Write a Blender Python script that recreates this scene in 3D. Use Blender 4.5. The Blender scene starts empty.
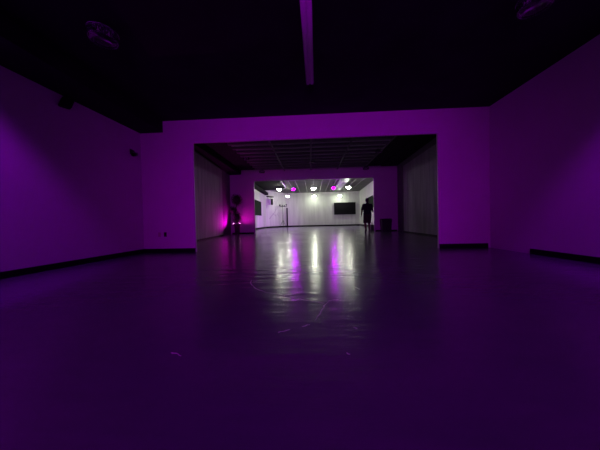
import bpy, bmesh, math, random
from mathutils import Vector, Matrix
random.seed(7)
sc = bpy.context.scene
col = sc.collection
PI = math.pi

# ------------------------------------------------------------------ materials
def mat(name, color, rough=0.6, metal=0.0, noise=0.0, nscale=8.0, bump=0.0, bscale=20.0,
        emit=None, estr=0.0, trans=0.0, spec=0.5, coat=0.0, stretch=(1, 1, 1)):
    m = bpy.data.materials.new(name); m.use_nodes = True
    nt = m.node_tree; b = nt.nodes['Principled BSDF']
    b.inputs['Base Color'].default_value = (*color, 1)
    b.inputs['Roughness'].default_value = rough
    b.inputs['Metallic'].default_value = metal
    b.inputs['Specular IOR Level'].default_value = spec
    b.inputs['Transmission Weight'].default_value = trans
    b.inputs['Coat Weight'].default_value = coat
    if emit:
        b.inputs['Emission Color'].default_value = (*emit, 1)
        b.inputs['Emission Strength'].default_value = estr
    tc = nt.nodes.new('ShaderNodeTexCoord'); mp = nt.nodes.new('ShaderNodeMapping')
    mp.inputs['Scale'].default_value = stretch
    nt.links.new(tc.outputs['Object'], mp.inputs['Vector'])
    if noise > 0:
        n = nt.nodes.new('ShaderNodeTexNoise'); n.inputs['Scale'].default_value = nscale
        n.inputs['Detail'].default_value = 6
        nt.links.new(mp.outputs[0], n.inputs['Vector'])
        r = nt.nodes.new('ShaderNodeValToRGB')
        r.color_ramp.elements[0].position = .3; r.color_ramp.elements[1].position = .7
        r.color_ramp.elements[0].color = (*[c * (1 - noise) for c in color], 1)
        r.color_ramp.elements[1].color = (*[min(1, c * (1 + noise)) for c in color], 1)
        nt.links.new(n.outputs['Fac'], r.inputs['Fac'])
        nt.links.new(r.outputs['Color'], b.inputs['Base Color'])
    if bump > 0:
        n2 = nt.nodes.new('ShaderNodeTexNoise'); n2.inputs['Scale'].default_value = bscale
        n2.inputs['Detail'].default_value = 4
        nt.links.new(mp.outputs[0], n2.inputs['Vector'])
        bp = nt.nodes.new('ShaderNodeBump'); bp.inputs['Strength'].default_value = bump
        bp.inputs['Distance'].default_value = .02
        nt.links.new(n2.outputs['Fac'], bp.inputs['Height'])
        nt.links.new(bp.outputs['Normal'], b.inputs['Normal'])
    return m

M = {}
M['paint'] = mat('white_wall_paint', (.62, .61, .60), .75, noise=.06, nscale=.6, bump=.08, bscale=60, spec=.25)
M['paint_far'] = mat('far_room_wall_paint', (.56, .61, .53), .6, noise=.12, nscale=1.3, bump=.1, bscale=8, stretch=(2.2, 2.2, .25))
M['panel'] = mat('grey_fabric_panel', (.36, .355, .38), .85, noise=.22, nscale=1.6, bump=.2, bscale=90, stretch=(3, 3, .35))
M['blackpaint'] = mat('black_ceiling_paint', (.012, .012, .014), .8, noise=.3, nscale=2, bump=.2, bscale=14, spec=.2)
M['ceil2'] = mat('bounce_lit_ceiling_tone', (.8, .78, .83), .7, noise=.2, nscale=1.5)
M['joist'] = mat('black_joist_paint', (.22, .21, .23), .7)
M['ceil3'] = mat('charcoal_ceiling_paint', (.07, .069, .072), .6, noise=.3, nscale=1.2)
M['soffitdark'] = mat('dark_soffit_paint', (.016, .016, .018), .9, spec=.1)
M['base'] = mat('black_vinyl_base', (.006, .006, .007), .6, spec=.15)
M['rim'] = mat('raw_edge_trim', (.55, .55, .55), .4)
M['silver'] = mat('galvanised_steel', (.55, .56, .58), .5, metal=.6)
M['conduit'] = mat('dull_conduit', (.26, .26, .27), .5, metal=.4)
M['recess'] = mat('recess_shade_tone', (.16, .16, .165), .8, noise=.15, nscale=2)
M['blackmetal'] = mat('black_metal', (.012, .012, .013), .4, metal=.3)
M['blackplastic'] = mat('black_plastic', (.012, .012, .014), .45)
M['whiteplastic'] = mat('white_plastic', (.6, .6, .6), .4)
M['tube'] = mat('unlit_fluorescent_tube', (.75, .75, .75), .25)
M['batten'] = mat('batten_white_enamel', (.6, .6, .6), .45)
M['screen'] = mat('black_screen_glass', (.005, .005, .006), .6, spec=.1)
M['glass'] = mat('clear_crystal', (.5, .5, .52), .02, trans=1)
M['chrome'] = mat('chrome', (.4, .4, .42), .12, metal=1)
M['pane'] = mat('dark_green_glass', (.012, .026, .012), .8, spec=.05)
M['frame'] = mat('white_window_frame', (.55, .56, .54), .4)
M['leaf'] = mat('dark_boxwood_leaf', (.012, .03, .012), .6, noise=.4, nscale=20)
M['trunk'] = mat('dark_bark', (.03, .02, .014), .8, noise=.4, nscale=30)
M['pot'] = mat('black_planter', (.012, .011, .012), .4)
M['soil'] = mat('soil', (.02, .014, .01), .95)
M['skin'] = mat('skin', (.13, .07, .05), .5)
M['hair'] = mat('dark_hair', (.008, .006, .006), .6)
M['shirt'] = mat('black_cotton', (.010, .010, .016), .85)
M['shorts'] = mat('dark_maroon_cotton', (.045, .012, .025), .85)
M['shoe'] = mat('black_shoe', (.01, .01, .012), .5)
M['bag'] = mat('black_nylon', (.01, .01, .012), .6)
M['branchwork'] = mat('grey_branch_tone', (.34, .31, .36), .7)
M['crack'] = mat('pale_crack_filler', (.85, .82, .85), .5)
M['lampwhite'] = mat('lit_white_diffuser', (.9, .9, .9), .4, emit=(.96, 1, .82), estr=90)
M['lamppurple'] = mat('lit_purple_diffuser', (.5, .1, .6), .4, emit=(.62, 0, 1), estr=190)
M['lens_pink'] = mat('lit_pink_lens', (.9, .5, .8), .3, emit=(1, .25, .85), estr=14)
M['skinlip'] = mat('lips', (.2, .07, .06), .5)

# glossy painted concrete floor
def floor_mat():
    m = bpy.data.materials.new('polished_dark_floor'); m.use_nodes = True
    nt = m.node_tree; b = nt.nodes['Principled BSDF']; L = nt.links.new
    tc = nt.nodes.new('ShaderNodeTexCoord')
    n = nt.nodes.new('ShaderNodeTexNoise'); n.inputs['Scale'].default_value = .55; n.inputs['Detail'].default_value = 8
    n.inputs['Roughness'].default_value = .65
    L(tc.outputs['Object'], n.inputs['Vector'])
    r = nt.nodes.new('ShaderNodeValToRGB')
    r.color_ramp.elements[0].position = .3; r.color_ramp.elements[0].color = (.10, .10, .15, 1)
    r.color_ramp.elements[1].position = .72; r.color_ramp.elements[1].color = (.16, .155, .20, 1)
    L(n.outputs['Fac'], r.inputs['Fac']); L(r.outputs['Color'], b.inputs['Base Color'])
    r2 = nt.nodes.new('ShaderNodeMapRange')
    r2.inputs['From Min'].default_value = .3; r2.inputs['From Max'].default_value = .7
    r2.inputs['To Min'].default_value = .18; r2.inputs['To Max'].default_value = .25
    L(n.outputs['Fac'], r2.inputs['Value']); L(r2.outputs[0], b.inputs['Roughness'])
    mp = nt.nodes.new('ShaderNodeMapping'); mp.inputs['Scale'].default_value = (.7, 3.0, 1)
    L(tc.outputs['Object'], mp.inputs['Vector'])
    n2 = nt.nodes.new('ShaderNodeTexNoise'); n2.inputs['Scale'].default_value = 2.6; n2.inputs['Detail'].default_value = 5
    L(mp.outputs[0], n2.inputs['Vector'])
    bp = nt.nodes.new('ShaderNodeBump'); bp.inputs['Strength'].default_value = .36; bp.inputs['Distance'].default_value = .02
    L(n2.outputs['Fac'], bp.inputs['Height']); L(bp.outputs['Normal'], b.inputs['Normal'])
    b.inputs['Specular IOR Level'].default_value = .7
    return m
M['floor'] = floor_mat()

# ------------------------------------------------------------------ helpers
def B(): return bmesh.new()

def box(bm, x0, x1, y0, y1, z0, z1, bev=0.0):
    vs = [bm.verts.new(p) for p in ((x0, y0, z0), (x1, y0, z0), (x1, y1, z0), (x0, y1, z0),
                                    (x0, y0, z1), (x1, y0, z1), (x1, y1, z1), (x0, y1, z1))]
    fs = [bm.faces.new([vs[i] for i in f]) for f in ((0, 3, 2, 1), (4, 5, 6, 7), (0, 1, 5, 4), (1, 2, 6, 5), (2, 3, 7, 6), (3, 0, 4, 7))]
    if bev:
        es = list({e for f in fs for e in f.edges})
        bmesh.ops.bevel(bm, geom=es, offset=bev, segments=2, affect='EDGES', profile=.5)
    return vs

def prism(bm, pts, z0, z1):
    """plan polygon (ccw) extruded from z0 to z1"""
    a = [bm.verts.new((x, y, z0)) for x, y in pts]; b = [bm.verts.new((x, y, z1)) for x, y in pts]
    n = len(pts)
    bm.faces.new(a[::-1]); bm.faces.new(b)
    for i in range(n): bm.faces.new((a[i], a[(i + 1) % n], b[(i + 1) % n], b[i]))

def wallseg(bm, p, q, t, z0, z1, side=1):
    """upright slab from p to q; thickness t laid to the left (side=1) or right of p->q"""
    p, q = Vector(p), Vector(q); d = (q - p).normalized(); n = Vector((-d.y, d.x)) * t * side
    pts = [p, q, q + n, p + n]
    if side < 0: pts = pts[::-1]
    prism(bm, [(v.x, v.y) for v in pts], z0, z1)

def tube(bm, a, b, r0, r1=None, seg=14, caps=True):
    if r1 is None: r1 = r0
    a, b = Vector(a), Vector(b); d = (b - a)
    q = d.to_track_quat('Z', 'Y')
    ra = [bm.verts.new(a + q @ Vector((r0 * math.cos(2 * PI * i / seg), r0 * math.sin(2 * PI * i / seg), 0))) for i in range(seg)]
    rb = [bm.verts.new(b + q @ Vector((r1 * math.cos(2 * PI * i / seg), r1 * math.sin(2 * PI * i / seg), 0))) for i in range(seg)]
    for i in range(seg): bm.faces.new((ra[i], ra[(i + 1) % seg], rb[(i + 1) % seg], rb[i]))
    if caps: bm.faces.new(ra[::-1]); bm.faces.new(rb)

def path(bm, pts, r, seg=10):
    for a, b in zip(pts, pts[1:]): tube(bm, a, b, r, seg=seg)

def lathe(bm, prof, seg=28, c=(0, 0, 0)):
    rings = []
    for r, z in prof:
        rings.append([bm.verts.new((c[0] + max(r, 1e-4) * math.cos(2 * PI * i / seg), c[1] + max(r, 1e-4) * math.sin(2 * PI * i / seg), c[2] + z)) for i in range(seg)])
    for A, C in zip(rings, rings[1:]):
        for i in range(seg): bm.faces.new((A[i], A[(i + 1) % seg], C[(i + 1) % seg], C[i]))
    bm.faces.new(rings[0][::-1]); bm.faces.new(rings[-1])

def ball(bm, c, r, sx=1, sy=1, sz=1, sub=2, rot=None):
    m = Matrix.Translation(c) @ (rot.to_4x4() if rot else Matrix()) @ Matrix.Diagonal((r * sx, r * sy, r * sz, 1))
    bmesh.ops.create_icosphere(bm, subdivisions=sub, radius=1, matrix=m)

def obj(name, bm, m, parent=None, smooth=False):
    bmesh.ops.recalc_face_normals(bm, faces=bm.faces)
    me = bpy.data.meshes.new(name); bm.to_mesh(me); bm.free()
    me.materials.append(m)
    if smooth:
        for p in me.polygons: p.use_smooth = True
    o = bpy.data.objects.new(name, me); col.objects.link(o)
    if parent: o.parent = parent
    return o

def struct(name, bm, m, parent=None):
    o = obj(name, bm, m, parent)
    if not parent: o['kind'] = 'structure'
    return o

def tag(o, label, cat, group=None):
    o['label'] = label; o['category'] = cat
    if group: o['group'] = group
    return o

def thing(name, label, cat, loc=(0, 0, 0), rotz=0, group=None):
    o = bpy.data.objects.new(name, None); col.objects.link(o)
    o.location = loc; o.rotation_euler = (0, 0, rotz); o.empty_display_size = .1
    return tag(o, label, cat, group)

def dup(root, loc, rotz=0, label=None, group=None):
    r = root.copy(); col.objects.link(r); r.location = loc; r.rotation_euler = (0, 0, rotz)
    if label: r['label'] = label
    if group: r['group'] = group
    for ch in list(root.children):
        c = ch.copy(); col.objects.link(c); c.parent = r
        for g in list(ch.children):
            d = g.copy(); col.objects.link(d); d.parent = c
    return r

# ------------------------------------------------------------------ plan of the place
Y1, T1 = 5.50, .07           # first cross wall
Y2, T2 = 13.90, .10          # second cross wall
Y3 = 29.0                    # far wall
YB = -5.2                    # wall behind the camera
CE1, CE2, CE3 = 3.29, 3.97, 4.36
LX = lambda y: -4.25 - (5.5 - y) * .035           # left wall of the first room
RX = lambda y: 4.20 - (5.5 - y) * .018
L2 = lambda y: -4.45 - (y - 5.6) * .07
R2 = lambda y: 4.83 + (y - 5.6) * .05

bm = B(); prism(bm, [(-6.4, YB - .2), (7.2, YB - .2), (7.2, 29.4), (-6.4, 29.4)], -.15, 0)
floor = struct('floor', bm, M['floor'])

bm = B(); prism(bm, [(-5.4, YB - .2), (5.4, YB - .2), (5.4, Y1), (-5.4, Y1)], CE1, CE1 + .15)
struct('ceiling', bm, M['blackpaint'])
bm = B(); prism(bm, [(-5.9, Y1 + T1), (5.9, Y1 + T1), (5.9, Y2), (-5.9, Y2)], CE2, CE2 + .15)
c2 = struct('ceiling', bm, M['blackpaint'])
bm = B(); box(bm, -3.3, 3.3, Y1 + T1, Y2, CE2 - .02, CE2 + .01); obj('bounce_lit_deck', bm, M['ceil2'], c2)  # pale colour over the middle only stands in for light bounced up
bm = B(); prism(bm, [(-6.4, Y2 + T2), (7.2, Y2 + T2), (7.2, 29.4), (-6.4, 29.4)], CE3, CE3 + .15)
c3 = struct('ceiling', bm, M['ceil3'])

# first room walls
bm = B(); wallseg(bm, (LX(YB), YB), (LX(Y1), Y1), .2, 0, CE1, 1); struct('wall_left', bm, M['paint'])
bm = B(); wallseg(bm, (RX(YB), YB), (RX(Y1), Y1), .2, 0, CE1, -1); struct('wall_right', bm, M['paint'])
bm = B(); box(bm, -5.2, 5.2, YB - .15, YB, 0, CE1); struct('wall_back', bm, M['paint'])
O1 = (-2.905, 3.03, 2.725)
def portal(name, y, t, xa, xb, ztop, o, m):
    bm = B()
    f = [(xa, 0), (o[0], 0), (o[0], o[2]), (o[1], o[2]), (o[1], 0), (xb, 0), (xb, ztop), (xa, ztop)]
    quads = [((xa, 0), (o[0], 0), (o[0], ztop), (xa, ztop)), ((o[0], o[2]), (o[1], o[2]), (o[1], ztop), (o[0], ztop)),
             ((o[1], 0), (xb, 0), (xb, ztop), (o[1], ztop))]
    for q in quads:
        box(bm, q[0][0], q[1][0], y, y + t, q[0][1], q[2][1])
    bmesh.ops.remove_doubles(bm, verts=bm.verts, dist=1e-4)
    # drop the inner seams between the three slabs
    seams = [g for g in bm.faces if all(abs(v.co.x - o[0]) < 1e-4 for v in g.verts) and min(v.co.z for v in g.verts) > o[2] - 1e-3]
    seams += [g for g in bm.faces if all(abs(v.co.x - o[1]) < 1e-4 for v in g.verts) and min(v.co.z for v in g.verts) > o[2] - 1e-3]
    bmesh.ops.delete(bm, geom=seams, context='FACES')
    return struct(name, bm, m)
portal('wall_front', Y1, T1, LX(Y1) - .25, 5.9, CE2 + .15, O1, M['paint'])
# left end of the second room beyond the front wall
O2 = (-3.53, 3.86, 3.28)
portal('wall_middle', Y2, T2, -5.9, 6.3, CE3 + .15, O2, M['paint'])
# thin metal corner edges of both openings
bm = B()
box(bm, O1[0], O1[0] + .012, Y1 - .006, Y1 + .03, 0, O1[2]); box(bm, O1[0], O1[1], Y1 - .006, Y1 + .03, O1[2] - .012, O1[2]); box(bm, O1[1] - .012, O1[1], Y1 - .006, Y1 + .03, 0, O1[2])
struct('trim_1', bm, M['rim'])
bm = B()
box(bm, O2[0], O2[0] + .03, Y2 - .01, Y2 + .05, 0, O2[2]); box(bm, O2[1] - .03, O2[1], Y2 - .01, Y2 + .05, 0, O2[2]); box(bm, O2[0], O2[1], Y2 - .01, Y2 + .05, O2[2] - .02, O2[2])
struct('trim_2', bm, M['rim'])

# second room side walls (far-end recess shade put into a dark wall colour, grey panels in front)
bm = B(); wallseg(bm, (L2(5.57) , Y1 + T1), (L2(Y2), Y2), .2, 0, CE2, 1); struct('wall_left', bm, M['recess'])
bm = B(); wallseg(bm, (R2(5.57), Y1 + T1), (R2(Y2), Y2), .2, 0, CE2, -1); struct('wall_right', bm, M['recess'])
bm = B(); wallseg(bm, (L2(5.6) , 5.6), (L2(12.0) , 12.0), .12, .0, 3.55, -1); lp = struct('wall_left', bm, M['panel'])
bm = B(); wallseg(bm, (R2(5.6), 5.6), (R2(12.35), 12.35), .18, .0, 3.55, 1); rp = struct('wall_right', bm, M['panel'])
for nm, fn, ye, t, s in (('baseboard_left', L2, 12.0, .135, -1), ('baseboard_right', R2, 12.35, .195, 1)):
    bm = B(); wallseg(bm, (fn(5.6), 5.6), (fn(ye), ye), t, 0, .07, s); struct(nm, bm, M['base'])
bm = B(); box(bm, -4.95, O2[0] - .04, Y2 - .02, Y2, 0, .08); struct('baseboard_middle', bm, M['base'])
bm = B(); box(bm, O2[1] + .04, 5.2, Y2 - .02, Y2, 0, .08); struct('baseboard_middle', bm, M['base'])

# soffits (black boxed ducts)
bm = B(); prism(bm, [(LX(YB), YB), (-3.66, YB), (-3.66, Y1), (LX(Y1), Y1)], 3.01, CE1); struct('trim_3', bm, M['blackpaint'])
bm = B(); prism(bm, [(L2(5.6), 5.6), (-4.30, 5.6), (-4.30, Y2), (L2(Y2), Y2)], 3.69, CE2); struct('trim_4', bm, M['blackpaint'])
bm = B(); prism(bm, [(4.1, 5.6), (R2(5.6), 5.6), (R2(Y2), Y2), (4.3, Y2)], 3.93, CE2); struct('trim_5', bm, M['blackpaint'])

# second room ceiling: joists across, runners along
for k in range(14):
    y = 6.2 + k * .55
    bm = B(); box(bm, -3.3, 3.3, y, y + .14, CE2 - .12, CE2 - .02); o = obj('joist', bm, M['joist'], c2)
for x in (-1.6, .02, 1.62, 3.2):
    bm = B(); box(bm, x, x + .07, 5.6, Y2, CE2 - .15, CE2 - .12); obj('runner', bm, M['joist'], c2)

# first room baseboards
bm = B(); wallseg(bm, (LX(YB), YB), (LX(Y1), Y1), .02, 0, .10, -1); struct('baseboard_left', bm, M['base'])
bm = B(); box(bm, LX(Y1) + .02, O1[0] - .002, Y1 - .02, Y1, 0, .10); struct('baseboard_front', bm, M['base'])
bm = B(); box(bm, O1[1] + .002, 4.14, Y1 - .02, Y1, 0, .105); struct('baseboard_front', bm, M['base'])
bm = B(); wallseg(bm, (RX(YB), YB), (RX(4.5), 4.5), .02, 0, .10, 1); struct('baseboard_right', bm, M['base'])

# far room shell
P3 = [(-4.95, 14.0), (-5.15, 25.6), (-3.22, Y3), (6.2, Y3), (5.55, 14.0)]
bm = B(); wallseg(bm, P3[0], P3[1], .2, 0, CE3, 1); struct('wall_left', bm, M['paint_far'])
bm = B(); wallseg(bm, P3[1], P3[2], .2, 0, CE3, 1); struct('wall_corner', bm, M['paint_far'])
bm = B(); wallseg(bm, P3[2], P3[3], .2, 0, CE3, 1); struct('wall_far', bm, M['paint_far'])
bm = B(); wallseg(bm, P3[4], P3[3], .2, 0, CE3, -1); struct('wall_right', bm, M['paint_far'])
for nm, a, b, s in (('baseboard_left', 0, 1, -1), ('baseboard_corner', 1, 2, -1), ('baseboard_far', 2, 3, -1), ('baseboard_right', 4, 3, 1)):
    bm = B(); wallseg(bm, P3[a], P3[b], .025, 0, .17, s); struct(nm, bm, M['base'])
bm = B(); wallseg(bm, (P3[2][0] + .02, Y3), P3[3], .03, .46, .52, -1); struct('trim_6', bm, M['paint_far'])
for x in (2.62, -.6):
    bm = B(); box(bm, x, x + .05, Y3 - .015, Y3, .17, CE3); struct('trim_7', bm, M['paint_far'])
# black upright edge post in the far left corner
bm = B(); box(bm, -3.14, -2.98, Y3 - .2, Y3 - .03, 0, 2.45, .01)
struct('trim_8', bm, M['base'])

# far room ceiling: rounded dark soffit with silver rim
def arcpts(cx, cy, r, a0, a1, n=14):
    return [(cx + r * math.cos(a0 + (a1 - a0) * i / n), cy + r * math.sin(a0 + (a1 - a0) * i / n)) for i in range(n + 1)]
sx0 = -5.1; sy0 = 15.2; sy1 = 23.2; sxr = -2.42
pl = [(sx0, sy0), (sxr - .5, sy0)] + arcpts(sxr - 1.6, sy0 + 1.6, 1.6, -PI / 2 + .6, 0) + arcpts(sxr - 1.9, sy1 - 1.9, 1.9, 0, PI / 2) + [(sx0, sy1)]
bm = B(); prism(bm, pl, 3.98, CE3); sof = struct('trim_9', bm, M['soffitdark'])
rimpts = [(x, y, 3.99) for x, y in pl[2:-1]]
bm = B(); path(bm, [(x + .05, y + .03, z) for x, y, z in rimpts], .055); obj('silver_rim', bm, M['silver'], c3)
# silver conduits and duct along the ceiling
for x, r in ((-1.4, .035), (-.53, .03), (.25, .02), (1.0, .035), (1.68, .035), (2.25, .03), (3.9, .03), (4.6, .03), (-2.0, .025)):
    bm = B(); tube(bm, (x, 14.1, CE3 - .1), (x + .12, 27.5, CE3 - .1), r, seg=10); obj('conduit', bm, M['conduit'], c3, True)
bm = B(); box(bm, 2.62, 3.32, 14.3, 25.5, CE3 - .25, CE3 - .001, .02)
for k in range(8): box(bm, 2.60, 3.34, 14.9 + k * 1.4, 14.95 + k * 1.4, CE3 - .27, CE3 - .002)
obj('air_duct', bm, M['silver'], c3)
# ledge of the far room left wall and its brackets
bm = B(); prism(bm, [(-5.12, 16), (-4.72, 16), (-4.75, 25.2), (-5.12, 25.2)], 3.72, 3.98); struct('trim_10', bm, M['soffitdark'])

# windows of the far room
def window(name, p, q, z0, z1, s):
    p, q = Vector(p), Vector(q); d = (q - p).normalized(); L = (q - p).length
    n = Vector((-d.y, d.x)) * s
    def slab(u0, u1, za, zb, t0, t1, bm):
        a = p + d * u0 + n * t0; b = p + d * u1 + n * t0; c = p + d * u1 + n * t1; e = p + d * u0 + n * t1
        pts = [(v.x, v.y) for v in (a, b, c, e)]
        if s < 0: pts = pts[::-1]
        prism(bm, pts, za, zb)
    bm = B(); w = .09
    slab(0, L, z0, z0 + w, 0, .05, bm); slab(0, L, z1 - w, z1, 0, .05, bm)
    slab(0, w, z0, z1, 0, .05, bm); slab(L - w, L, z0, z1, 0, .05, bm)
    o = struct(name, bm, M['frame'])
    bm = B(); slab(w, L - w, z0 + w, z1 - w, .005, .02, bm); obj('window_pane', bm, M['pane'], o)
    return o
window('window_1', (-5.05, 19.7), (-5.10, 23.0), 1.25, 2.85, -1)
window('window_2', (5.72, 17.9), (5.98, 23.9), 1.75, 3.1, 1)

# ------------------------------------------------------------------ cracks in the floor (pale, thin)
f_, h_ = 225, .72
def cam_axes():
    yaw = math.atan(11.2 / 225); pitch = -.0175; roll = .0217
    fw = Vector((-math.sin(yaw) * math.cos(pitch), math.cos(yaw) * math.cos(pitch), math.sin(pitch)))
    r = fw.cross(Vector((0, 0, 1))).normalized(); u = r.cross(fw)
    c, s = math.cos(-roll), math.sin(-roll)
    return c * r + s * u, -s * r + c * u, fw
CR, CU, CF = cam_axes()
def crack(pts, w=.006):
    bm = B(); P = []
    for a, b in zip(pts, pts[1:]):
        n = 5
        for i in range(n):
            t = i / n; P.append(Vector((a[0] + (b[0] - a[0]) * t, a[1] + (b[1] - a[1]) * t)) + Vector((random.uniform(-.005, .005), random.uniform(-.008, .008))))
    P.append(Vector(pts[-1]))
    prev = None
    for i, p in enumerate(P):
        d = (P[min(i + 1, len(P) - 1)] - P[max(i - 1, 0)]).normalized(); n = Vector((-d.y, d.x)) * w * random.uniform(.3, 1)
        a = bm.verts.new((p.x + n.x, p.y + n.y, .0015)); b = bm.verts.new((p.x - n.x, p.y - n.y, .0015))
        if prev: bm.faces.new((prev[0], a, b, prev[1]))
        prev = (a, b)
    obj('floor_crack', bm, M['crack'], floor)
crack([(-0.754, 2.753), (-0.726, 2.603), (-0.624, 2.404), (-0.466, 2.254), (-0.324, 2.21), (-0.198, 2.101), (-0.086, 2.037), (0.019, 1.985), (0.106, 1.952)])
crack([(0.233, 2.051), (0.148, 2.017), (0.094, 1.891), (0.06, 1.753), (0.013, 1.612)])
crack([(-0.023, 1.549), (-0.079, 1.52)])
crack([(-0.155, 1.472), (-0.227, 1.436)])
crack([(0.27, 1.521), (0.285, 1.488)])
crack([(0.176, 1.211), (0.193, 1.202)])
crack([(0.453, 2.415), (0.491, 2.344)])
crack([(-0.265, 2.13), (-0.125, 2.206)])
crack([(-0.796, 1.204), (-0.722, 1.178)])

# ------------------------------------------------------------------ first room things
# ceiling strip light
t = thing('strip_light', 'long white twin-tube strip light, switched off, on the black ceiling of the front room', 'ceiling light', (0, 0, 0))
SXL = -.03
t.location = (.0, 2.93, CE1); t.rotation_euler = (0, 0, -.026)
bm = B(); box(bm, -.066, .066, -1.2, 1.2, -.055, 0); box(bm, -.03, .03, -1.17, 1.17, -.104, -.05); obj('housing', bm, M['batten'], t)
for s in (-1, 1):
    bm = B(); tube(bm, (.034 * s, -1.17, -.085), (.034 * s, 1.17, -.085), .035, seg=20); obj('fluorescent_tube', bm, M['tube'], t, True)
for s in (-1, 1):
    for q in (-1, 1):
        bm = B(); box(bm, .038 * q - .02, .038 * q + .02, 1.17 * s - .012, 1.17 * s + .02, -.11, -.05, .004); obj('lamp_holder', bm, M['whiteplastic'], t)

# crystal flush lights
def crystal_light(label, loc, group, k_=.66):
    t = thing('crystal_ceiling_light', label, 'ceiling light', loc, 0, group)
    bm = B(); lathe(bm, [(.17, 0), (.18, -.02), (.16, -.035), (.02, -.04), (.02, -.09)]); obj('canopy', bm, M['chrome'], t, True)
    for z, r in ((-.07, .25), (-.19, .23)):
        bm = B()
        n = 40
        for i in range(n):
            a, b = 2 * PI * i / n, 2 * PI * (i + 1) / n
            tube(bm, (r * math.cos(a), r * math.sin(a), z), (r * math.cos(b), r * math.sin(b), z), .007, seg=8, caps=False)
        obj('ring', bm, M['chrome'], t, True)
    bm = B()
    n = 36
    for i in range(n):
        a = 2 * PI * i / n
        c = Vector((.24 * math.cos(a), .24 * math.sin(a), -.13))
        ball(bm, c, .018, 1, 1, 3.0, sub=1)
        ball(bm, c + Vector((0, 0, -.065)), .012, sub=1)
    obj('crystal_curtain', bm, M['glass'], t)
    bm = B(); lathe(bm, [(.22, -.195), (.22, -.2), (.12, -.215), (.01, -.22)]); obj('glass_plate', bm, M['glass'], t, True)
    for k in range(3):
        a = 2 * PI * k / 3 + .4
        bm = B(); c = (.09 * math.cos(a), .09 * math.sin(a), 0)
        lathe(bm, [(.015, -.04), (.016, -.075), (.03, -.1), (.032, -.12), (.02, -.14), (.004, -.148)], seg=14, c=c)
        obj('bulb', bm, M['whiteplastic'], t, True)
    bm = B(); tube(bm, (0, 0, -.04), (0, 0, -.19), .008); obj('stem', bm, M['chrome'], t)
    for o in t.children:
        for v in o.data.vertices: v.co = (v.co.x * k_, v.co.y * k_, v.co.z * .8)
    return t
first = crystal_light('round crystal ceiling light, switched off, above the left of the front room', (-3.2, 3.0, CE1), 'crystal lights of the front room')
first.location = (-2.66, 2.85, CE1)
dup(first, (2.64, 2.78, CE1), .5, 'round crystal ceiling light, switched off, above the right of the front room')
G2 = 'crystal lights of the middle room'
for x, y, lab in ((.11, 12.0, 'small unlit crystal ceiling light in the middle of the dark middle room'),
                  (3.19, 10.6, 'small unlit crystal ceiling light on the right of the dark middle room, nearest the front'),
                  (-3.14, 11.0, 'small unlit crystal ceiling light on the left of the dark middle room, nearest the front'),
                  (3.27, 13.4, 'small unlit crystal ceiling light before the purple wall, right above the far opening'),
                  (-2.88, 13.4, 'small unlit crystal ceiling light before the purple wall, left above the far opening')):
    dup(first, (x, y, CE2 - .001 if y < 13 else CE2 - .155), 0, lab, G2)

# wall camera, speaker under soffit, outlets
t = thing('wall_camera', 'small black camera on a bracket high on the left wall near the opening', 'camera', (LX(5.2), 5.2, 2.42))
bm = B(); box(bm, 0, .02, -.04, .04, -.02, .1, .004); obj('mount_plate', bm, M['blackplastic'], t)
bm = B(); path(bm, [(.015, 0, .05), (.07, 0, .06), (.08, 0, 0)], .013); obj('bracket', bm, M['blackplastic'], t, True)
bm = B(); tube(bm, (.06, .08, .005), (.13, -.1, -.06), .045, .045, 16); obj('camera_body', bm, M['blackplastic'], t, True)
bm = B(); tube(bm, (.13, -.1, -.06), (.134, -.11, -.063), .035, .03, 16); obj('lens', bm, M['screen'], t, True)

t = thing('wall_speaker', 'black loudspeaker tilted down below the soffit on the left wall', 'speaker', (-4.22, 3.78, 2.90), -.5)
bm = B(); box(bm, -.06, .06, -.07, .07, -.11, .06, .01)
for v in bm.verts: v.co.y += v.co.z * .3
obj('cabinet', bm, M['base'], t)
bm = B(); box(bm, -.052, .052, -.085, -.07, -.10, .05, .004)
for v in bm.verts: v.co.y += v.co.z * .3
obj('grille', bm, M['base'], t)
bm = B(); box(bm, -.02, .02, -.02, .02, .05, .109); obj('bracket', bm, M['base'], t)

def outlet(label, x, z, m):
    t = thing('wall_outlet', label, 'outlet', (x, Y1, z))
    bm = B(); box(bm, -.035, .035, -.008, 0, -.057, .057, .003); obj('cover_plate', bm, m, t)
    for s in (-1, 1):
        bm = B(); box(bm, -.016, .016, -.011, -.008, .026 * s - .013, .026 * s + .013, .001); obj('socket', bm, m, t)
        for q in (-1, 1):
            pass
    return t
outlet('black wall outlet low on the front wall left of the opening', -3.68, .455, M['base'])
outlet('pale wall outlet low on the front wall, beside the black one', -3.83, .455, mat('outlet_beige', (.42, .32, .30), .5))

# ------------------------------------------------------------------ second room things
def leafball(name, c, r, n, parent, squash=1.0):
    bm = B(); ball(bm, c, r * .72, 1, 1, squash, sub=2)
    c = Vector(c)
    for i in range(n):
        z = random.uniform(-1, 1); a = random.uniform(0, 2 * PI); s = math.sqrt(1 - z * z)
        d = Vector((s * math.cos(a), s * math.sin(a), z))
        p = c + Vector((d.x, d.y, d.z * squash)) * r * random.uniform(.68, 1.05)
        ax = (d + Vector([random.uniform(-.9, .9) for _ in range(3)])).normalized()
        sd = ax.cross(Vector([random.uniform(-1, 1) for _ in range(3)])).normalized()
        L, W = random.uniform(.035, .06), random.uniform(.012, .02)
        up = ax.cross(sd) * .004
        v = [bm.verts.new(q) for q in (p, p + ax * L * .5 + sd * W + up, p + ax * L, p + ax * L * .5 - sd * W + up)]
        bm.faces.new(v)
    return obj(name, bm, M['leaf'], parent)
PX, PY = -4.43, 13.25
t = thing('topiary_plant', 'dark three-ball topiary in a tall black square planter, lit pink from below', 'plant', (PX, PY, 0))
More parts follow.
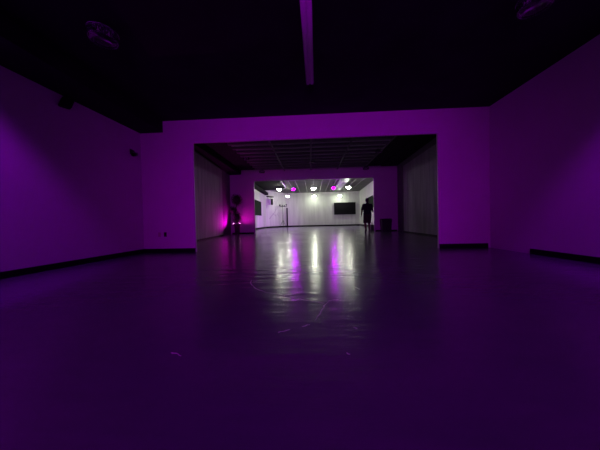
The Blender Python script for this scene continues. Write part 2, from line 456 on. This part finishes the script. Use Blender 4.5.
bm = B(); vs = box(bm, -.13, .13, -.13, .13, 0, .60)
for v in bm.verts:
    if v.co.z < .1: v.co.x *= .8; v.co.y *= .8
box(bm, -.142, .142, -.142, .142, .57, .61, .005); obj('planter', bm, M['pot'], t)
bm = B(); box(bm, -.12, .12, -.12, .12, .60, .615); obj('soil', bm, M['soil'], t)
bm = B(); pp = [(0, 0, .6), (.02, 0, .9), (-.08, .01, 1.25), (-.04, 0, 1.6), (.04, 0, 1.9), (0, 0, 2.2)]
path(bm, pp, .022); obj('trunk', bm, M['trunk'], t, True)
leafball('foliage', (.0, 0, 1.02), .25, 560, t, 1.35)
leafball('foliage', (-.22, -.02, 1.45), .23, 460, t, 1.0)
leafball('foliage', (.02, 0, 2.08), .31, 700, t, 1.12)
for x in (-.19, .19):
    u = thing('uplight', 'small pink-lit spotlight clipped to the %s of the square planter' % ('left side' if x < 0 else 'right side'), 'spotlight', (PX + x, PY - .06, .62), 0, 'pink uplights on the planter')
    bm = B(); tube(bm, (0, 0, -.07), (0, 0, .03), .028, .034, 16); box(bm, -.008 - (.03 if x > 0 else -.0), .008 + (.03 if x < 0 else 0), -.01, .01, -.05, -.03); obj('housing', bm, M['blackmetal'], u)
    bm = B(); lathe(bm, [(.03, .028), (.031, .034), (.02, .045), (.004, .05)], seg=16); obj('lens', bm, M['lens_pink'], u, True)

t = thing('waste_bin', 'black lidded waste bin against the purple wall right of the far opening', 'bin', (4.42, 13.55, 0))
bm = B(); box(bm, -.30, .30, -.19, .19, 0, .66)
for v in bm.verts:
    if v.co.z < .1: v.co.x *= .86; v.co.y *= .86
bmesh.ops.bevel(bm, geom=list(bm.edges), offset=.02, segments=2, affect='EDGES'); obj('bin_body', bm, M['blackplastic'], t)
bm = B(); box(bm, -.32, .32, -.21, .21, .65, .69, .01); obj('rim', bm, M['blackplastic'], t)
bm = B(); box(bm, -.29, .29, -.18, .18, .69, .76, .03); obj('lid', bm, M['blackplastic'], t)

# ------------------------------------------------------------------ far room things
def highbay(label, loc, lens, group, r=.23):
    t = thing('pendant_lamp', label, 'ceiling lamp', loc, 0, group)
    zt = CE3 - loc[2]
    if loc[0] < -2.5 and loc[1] < 23.2: zt = 3.98 - loc[2]
    bm = B(); lathe(bm, [(r * .4, .12), (r * .6, .1), (r * 1.02, .05), (r * 1.04, .02), (r, .015)][::-1], seg=28); obj('housing', bm, M['blackmetal'], t, True)
    bm = B(); lathe(bm, [(r * .25, -.155), (r * .6, -.12), (r * .85, -.06), (r * .97, .018)], seg=28); obj('diffuser', bm, lens, t, True)
    bm = B(); tube(bm, (0, 0, .11), (0, 0, zt), .012, seg=8); obj('cord', bm, M['blackmetal'], t)
    return t
G = 'white pendant lamps of the far room'
zL = 3.74
for (x, y, z, lab) in ((-2.93, 21, zL, 'lit white pendant lamp under the round dark soffit, left of the nearer row of three'),
                       (.28, 21, zL, 'lit white pendant lamp in the middle of the nearer row of three'),
                       (3.5, 21, zL + .02, 'lit white pendant lamp, rightmost of the nearer row, by the silver duct'),
                       (-2.7, 26.4, 3.67, 'lit white pendant lamp, leftmost of the far row, near the corner post'),
                       (.42, 28, 3.79, 'lit white pendant lamp, middle of the far row, before the white wall'),
                       (3.6, 28, 3.76, 'lit white pendant lamp of the far row above the black television')):
    highbay(lab, (x, y, z), M['lampwhite'], G, .2 if y > 25 else .21)
highbay('lit purple pendant lamp between the left and middle white lamps', (-1.58, 21, 3.74), M['lamppurple'], 'purple pendant lamps of the far room', .13)
highbay('lit purple pendant lamp between the middle white lamp and the silver duct', (2.13, 21, 3.74), M['lamppurple'], 'purple pendant lamps of the far room', .15)

t = thing('television', 'large black wall television on the white far wall', 'television', (4.3, Y3 - .002, 2.2))
bm = B(); box(bm, -1.36, 1.36, -.22, -.14, -.77, .77, .015); obj('housing', bm, M['blackplastic'], t)
bm = B(); box(bm, -1.33, 1.33, -.224, -.219, -.74, .74); obj('screen', bm, M['screen'], t)
bm = B(); box(bm, -.4, .4, -.14, -.03, -.3, .3, .01); box(bm, -.55, .55, -.04, 0, -.35, .35); obj('wall_bracket', bm, M['blackmetal'], t)

d3 = (Vector(P3[2]) - Vector(P3[1])).normalized(); ang3 = math.atan2(d3.y, d3.x)
def on3(u): return Vector(P3[1]) + d3 * u
L3 = (Vector(P3[2]) - Vector(P3[1])).length

# wall speaker, white with black front
p = on3(.35)
t = thing('wall_speaker', 'white loudspeaker with black front high on the far room left corner wall', 'speaker', (p.x, p.y, 3.0), ang3)
bm = B(); box(bm, -.02, .34, -.42, -.1, -.3, .36, .04); obj('cabinet', bm, M['whiteplastic'], t)
bm = B(); box(bm, .03, .40, -.49, -.42, -.34, .36, .04); obj('grille', bm, M['base'], t)
bm = B(); box(bm, .34, .42, -.44, -.12, -.28, .32, .02); obj('side_cover', bm, M['base'], t)
bm = B(); box(bm, .1, .2, -.12, 0, -.06, .06); obj('bracket', bm, M['blackmetal'], t)
p = on3(.6)
t = tag(obj('projector_shelf', (lambda b: (box(b, -.45, .45, -.35, 0, -.06, .06, .01), b)[1])(B()), M['blackmetal']), 'flat black shelf on the wall above the white loudspeaker', 'shelf')
t.location = (p.x, p.y, 3.62); t.rotation_euler = (0, 0, ang3)

# light stand
t = thing('light_stand', 'tall black tripod stand with a T-bar of small stage lights', 'light stand', (-3.42, 27.3, 0), .15)
bm = B(); tube(bm, (0, 0, .25), (0, 0, 1.5), .03); obj('pole', bm, M['blackmetal'], t, True)
bm = B(); tube(bm, (0, 0, 1.4), (0, 0, 2.55), .02); obj('upper_pole', bm, M['blackmetal'], t, True)
bm = B(); tube(bm, (0, 0, .75), (0, 0, .9), .05); obj('collar', bm, M['blackmetal'], t, True)
for k in range(3):
    a = 2 * PI * k / 3 + .5
    bm = B(); tube(bm, (0, 0, .85), (.45 * math.cos(a), .45 * math.sin(a), .02), .018); lg = obj('leg', bm, M['blackmetal'], t, True)
    bm = B(); ball(bm, (.45 * math.cos(a), .45 * math.sin(a), .02), .02, sub=1); obj('rubber_foot', bm, M['blackplastic'], lg, True)
    bm = B(); tube(bm, (0, 0, .4), (.24 * math.cos(a), .24 * math.sin(a), .40), .01); obj('brace', bm, M['blackmetal'], t, True)
bm = B(); box(bm, -.42, .5, -.025, .025, 2.5, 2.56); obj('crossbar', bm, M['blackmetal'], t)
for x, dz, tilt in ((-.34, .12, .3), (-.05, -.02, -.3), (.2, .0, .2), (.44, .12, -.2)):
    bm = B()
    tube(bm, (x, -.12, 2.6 + dz - tilt * .1), (x, .10, 2.6 + dz + tilt * .1), .095, .075, 14)
    box(bm, x - .02, x + .02, -.03, .03, 2.54, 2.6 + dz)
    obj('stage_light', bm, M['blackplastic'], t)

# grey branching shape on the corner wall (thin relief)
bm = B()
def branch(u, z, a, L, w, depth):
    e = (u + L * math.cos(a), z + L * math.sin(a))
    P = []
    for k in range(5):
        s = k / 4; ww = w * (1 - .6 * s)
        P.append((u + (e[0] - u) * s, z + (e[1] - z) * s + .06 * math.sin(s * 6 + depth), ww))
    for (ua, za, wa), (ub, zb, wb) in zip(P, P[1:]):
        n = Vector((-(zb - za), ub - ua)).normalized()
        q = [(ua + n.x * wa, za + n.y * wa), (ub + n.x * wb, zb + n.y * wb), (ub - n.x * wb, zb - n.y * wb), (ua - n.x * wa, za - n.y * wa)]
        fr = [bm.verts.new((c[0], -.012, c[1])) for c in q]; bk = [bm.verts.new((c[0], -.001, c[1])) for c in q]
        bm.faces.new(fr)
        for i in range(4): bm.faces.new((fr[i], bk[i], bk[(i + 1) % 4], fr[(i + 1) % 4]))
    if depth < 3:
        for k in (0, 1, 2):
            s = .4 + .3 * k
            branch(u + (e[0] - u) * s, z + (e[1] - z) * s, a + (-.8, .7, -.5)[k] + random.uniform(-.2, .2), L * .48, w * .55, depth + 1)
branch(.3, 1.0, .75, 2.2, .04, 1)
o = tag(obj('wall_branchwork', bm, M['branchwork']), 'thin grey raised decal on the white corner wall beside the light stand', 'wall decal')
p = on3(.3); o.location = (p.x, p.y, 0); o.rotation_euler = (0, 0, ang3)

# black bag inside the far opening
t = thing('tote_bag', 'black upright bag standing on the floor behind the walking person', 'bag', (3.885, 14.6, 0))
bm = B(); box(bm, -.11, .11, -.16, .16, 0, .40, .035)
for v in bm.verts:
    if v.co.z > .2: v.co.x *= .8; v.co.y *= .85
obj('bag_body', bm, M['bag'], t)
bm = B(); path(bm, [(-.0, -.1, .38), (0, -.08, .5), (0, 0, .54), (0, .08, .5), (0, .1, .38)], .012); obj('handle', bm, M['bag'], t, True)

# ------------------------------------------------------------------ the person
PR = thing('person', 'person seen from behind in black t-shirt and dark maroon shorts, stepping toward the far opening', 'person', (3.20, 12.95, 0), 0)
PR.scale = (1.06, 1.06, 1.06)
def cap(bm, a, b, r0, r1, n=7):
    a, b = Vector(a), Vector(b)
    for i in range(n + 1):
        s = i / n; ball(bm, a.lerp(b, s), r0 + (r1 - r0) * s, sub=2)
def ell(bm, c, rx, ry, rz, rot=None): ball(bm, c, 1, rx, ry, rz, sub=3, rot=rot)
def remesh(o, v, sm=4):
    m = o.modifiers.new('Remesh', 'REMESH'); m.mode = 'VOXEL'; m.voxel_size = v; m.use_smooth_shade = True
    s = o.modifiers.new('Smooth', 'SMOOTH'); s.iterations = sm; s.factor = .5
    return o
# joints: facing +Y (away from the camera), X to the right
hipL, hipR = (-.10, 0, .93), (.10, 0, .93)
kneeL, kneeR = (-.14, -.06, .52), (.10, .10, .50)
ankL, ankR = (-.17, -.28, .14), (.10, .04, .10)
shL, shR = (-.195, 0, 1.46), (.195, .02, 1.46)
elL, elR = (-.30, -.06, 1.19), (.29, .12, 1.22)
wrL, wrR = (-.31, .04, .95), (.38, .32, 1.12)
def hand(bm, w, d, side, curl=.6):
    """palm, four bent fingers and a thumb; d = direction of the hand"""
    w = Vector(w); d = Vector(d).normalized(); x = d.cross(Vector((side, 0, .01))).normalized()  # across the palm
    nrm = d.cross(x).normalized()
    pc = w + d * .045
    ball(bm, pc, .045, .42, 1, 1.05, sub=2, rot=Matrix((nrm, x, d)).transposed())
    for k, L in enumerate((.070, .080, .075, .058)):
        b = w + d * .085 + x * (.030 - .020 * k)
        k1 = b + (d * math.cos(curl * .5) + nrm * side * math.sin(curl * .5)) * L * .5
        k2 = k1 + (d * math.cos(curl * 1.6) + nrm * side * math.sin(curl * 1.6)) * L * .5
        cap(bm, b - d * .02, k1, .0095, .009, 4); cap(bm, k1, k2, .009, .0075, 4)
    tb = w + d * .025 + x * .035
    cap(bm, tb, tb + (x * .8 + d * .6) * .035, .012, .011, 4); cap(bm, tb + (x * .8 + d * .6) * .035, tb + (x * .75 + d * 1.4) * .05, .011, .009, 4)
bm = B()
# legs
for hp, kn, an, toe in ((hipL, kneeL, ankL, (-.16, -.17, .03)), (hipR, kneeR, ankR, (.08, .20, .03))):
    cap(bm, hp, kn, .088, .058, 10)
    kn_, an_ = Vector(kn), Vector(an); mid = kn_.lerp(an_, .33) + Vector((0, -.018, 0))
    cap(bm, kn, mid, .062, .074, 5); cap(bm, mid, an, .074, .046, 8)
    cap(bm, an, Vector(toe) + Vector((0, 0, .015)), .036, .026, 5)
# torso
ell(bm, (0, 0, .98), .165, .115, .12); ell(bm, (0, .02, 1.12), .155, .115, .14); ell(bm, (0, .015, 1.32), .175, .115, .18)
cap(bm, (-.15, 0, 1.46), (.15, 0, 1.46), .065, .065, 8); cap(bm, (0, 0, 1.45), (0, .02, 1.60), .062, .055, 6)
# arms
for s, e, w in ((shL, elL, wrL), (shR, elR, wrR)):
    cap(bm, s, e, .062, .050, 8); cap(bm, e, w, .054, .036, 8)
hand(bm, wrL, (0.02, .25, -1), -1); hand(bm, wrR, (.35, 1, .25), 1, .5)
# head, turned slightly to the right
hr = Matrix.Rotation(-.35, 3, 'Z')
hc = Vector((0, .035, 1.70))
def H(x, y, z): return hc + hr @ (Vector((x, y, z)) * 1.08)
ball(bm, H(0, -.01, .02), 1, .078, .098, .105, sub=3, rot=hr); ball(bm, H(0, .03, -.055), 1, .058, .066, .065, sub=3, rot=hr)
ball(bm, H(0, .075, -.10), 1, .028, .022, .022, sub=2, rot=hr)
cap(bm, H(0, .092, .01), H(0, .114, -.03), .009, .015, 5)
for s in (-1, 1):
    ball(bm, H(.082 * s, -.005, -.01), 1, .012, .022, .034, sub=2, rot=hr)
    ball(bm, H(.032 * s, .083, .025), 1, .022, .014, .009, sub=2, rot=hr)
body = obj('body', bm, M['skin'], PR, True); remesh(body, .009, 3)
for s in (-1, 1):
    bm = B(); ball(bm, H(.032 * s, .082, .004), .013, sub=2, rot=hr); obj('eye', bm, M['whiteplastic'], PR, True)
bm = B(); ball(bm, H(0, .097, -.058), 1, .026, .010, .009, sub=2, rot=hr); obj('mouth', bm, M['skinlip'], PR, True)
bm = B(); ball(bm, H(0, -.022, .035), 1, .086, .100, .102, sub=3, rot=hr); ball(bm, H(0, -.05, -.03), 1, .074, .068, .07, sub=3, rot=hr)
o = obj('hair', bm, M['hair'], PR, True); remesh(o, .012, 2)
# shirt
bm = B()
ell(bm, (0, .005, 1.0), .225, .165, .13); ell(bm, (0, .01, 1.14), .22, .17, .17); ell(bm, (0, .01, 1.32), .235, .16, .19)
cap(bm, (-.15, 0, 1.46), (.15, 0, 1.46), .082, .082, 8); cap(bm, (0, 0, 1.48), (0, .01, 1.555), .085, .068, 4)
for s, e in ((shL, elL), (shR, elR)):
    s, e = Vector(s), Vector(e); cap(bm, s, s.lerp(e, .88), .078, .070, 9)
o = obj('shirt', bm, M['shirt'], PR, True); remesh(o, .014, 3)
# shorts
bm = B()
ell(bm, (0, 0, .95), .215, .158, .13)
for hp, kn in ((hipL, kneeL), (hipR, kneeR)):
    hp, kn = Vector(hp), Vector(kn); cap(bm, hp, hp.lerp(kn, .9), .122, .110, 9)
o = obj('shorts', bm, M['shorts'], PR, True); remesh(o, .014, 3)
# shoes: the left one with its heel raised
for an, pitch in ((ankL, -.75), (ankR, 0.0)):
    bm = B(); R_ = Matrix.Rotation(pitch, 3, 'X')
    base = Vector((an[0], an[1], an[2])); k = 1.15
    for y, rx, rz, z in ((-.05, .040, .040, -.035), (0, .042, .055, -.03), (.06, .045, .042, -.045), (.12, .048, .034, -.052), (.17, .042, .028, -.056)):
        ball(bm, base + R_ @ Vector((0, y, z)), 1, rx * k, .055, rz * k, sub=2, rot=R_)
    o = obj('shoe', bm, M['shoe'], PR, True); remesh(o, .01, 2)

# ------------------------------------------------------------------ lights
def spot(loc, target, power, color, size, blend=1.0, rad=.1):
    l = bpy.data.lights.new('spot_beam', 'SPOT'); l.energy = power; l.color = color
    l.spot_size = size; l.spot_blend = blend; l.shadow_soft_size = rad
    o = bpy.data.objects.new('spot_beam', l); col.objects.link(o)
    o.location = loc; o.rotation_euler = (Vector(target) - Vector(loc)).to_track_quat('-Z', 'Y').to_euler()
    return o
spot((0, -4.6, 1.3), (0.0, 5.5, .9), 860, (.61, 0, 1), 1.10, 1, .15)
spot((-3.24, 1.14, 3.03), (-4.4, 1.28, 1.70), 120, (.44, 0, 1), 1.86, .3, .12)
spot((3.0, 1.1, 2.95), (4.4, 1.35, 1.55), 150, (.44, 0, 1), 1.82, .3, .12)
spot((PX - .12, PY - .24, .66), (-4.9, 12.6, 1.1), 60, (1, 0, .8), 2.5, .6, .02)
spot((PX + .19, PY - .06, .70), (-3.95, 13.9, 1.3), 17, (1, 0, .72), 1.9, .8, .02)
spot((-1.0, 17.5, .4), (-5.0, 25.4, .9), 2300, (.62, .14, 1), 1.05, 1, .1)  # added unseen lamp, no fixture: lavender wash on the far left walls
spot((PX - .12, PY - .26, .66), (-4.83, 11.2, .95), 110, (1, 0, .8), 1.1, 1, .02)  # extra beam added beside the left uplight to stretch its pink glow

w = bpy.data.worlds.new('world'); sc.world = w; w.use_nodes = True
w.node_tree.nodes['Background'].inputs['Color'].default_value = (.3, .1, 1, 1)
w.node_tree.nodes['Background'].inputs['Strength'].default_value = .002

# ------------------------------------------------------------------ camera
cd = bpy.data.cameras.new('camera'); cam = bpy.data.objects.new('camera', cd); col.objects.link(cam)
cd.sensor_width = 36; cd.lens = f_ / 600 * 36; cd.clip_start = .05; cd.clip_end = 100
mw = Matrix((CR, CU, -CF)).transposed().to_4x4(); mw.translation = Vector((0, 0, h_)); cam.matrix_world = mw
sc.camera = cam
sc.view_settings.view_transform = 'Standard'; sc.view_settings.look = 'None'
sc.view_settings.exposure = 0; sc.view_settings.gamma = 1; sc.view_settings.use_curve_mapping = False
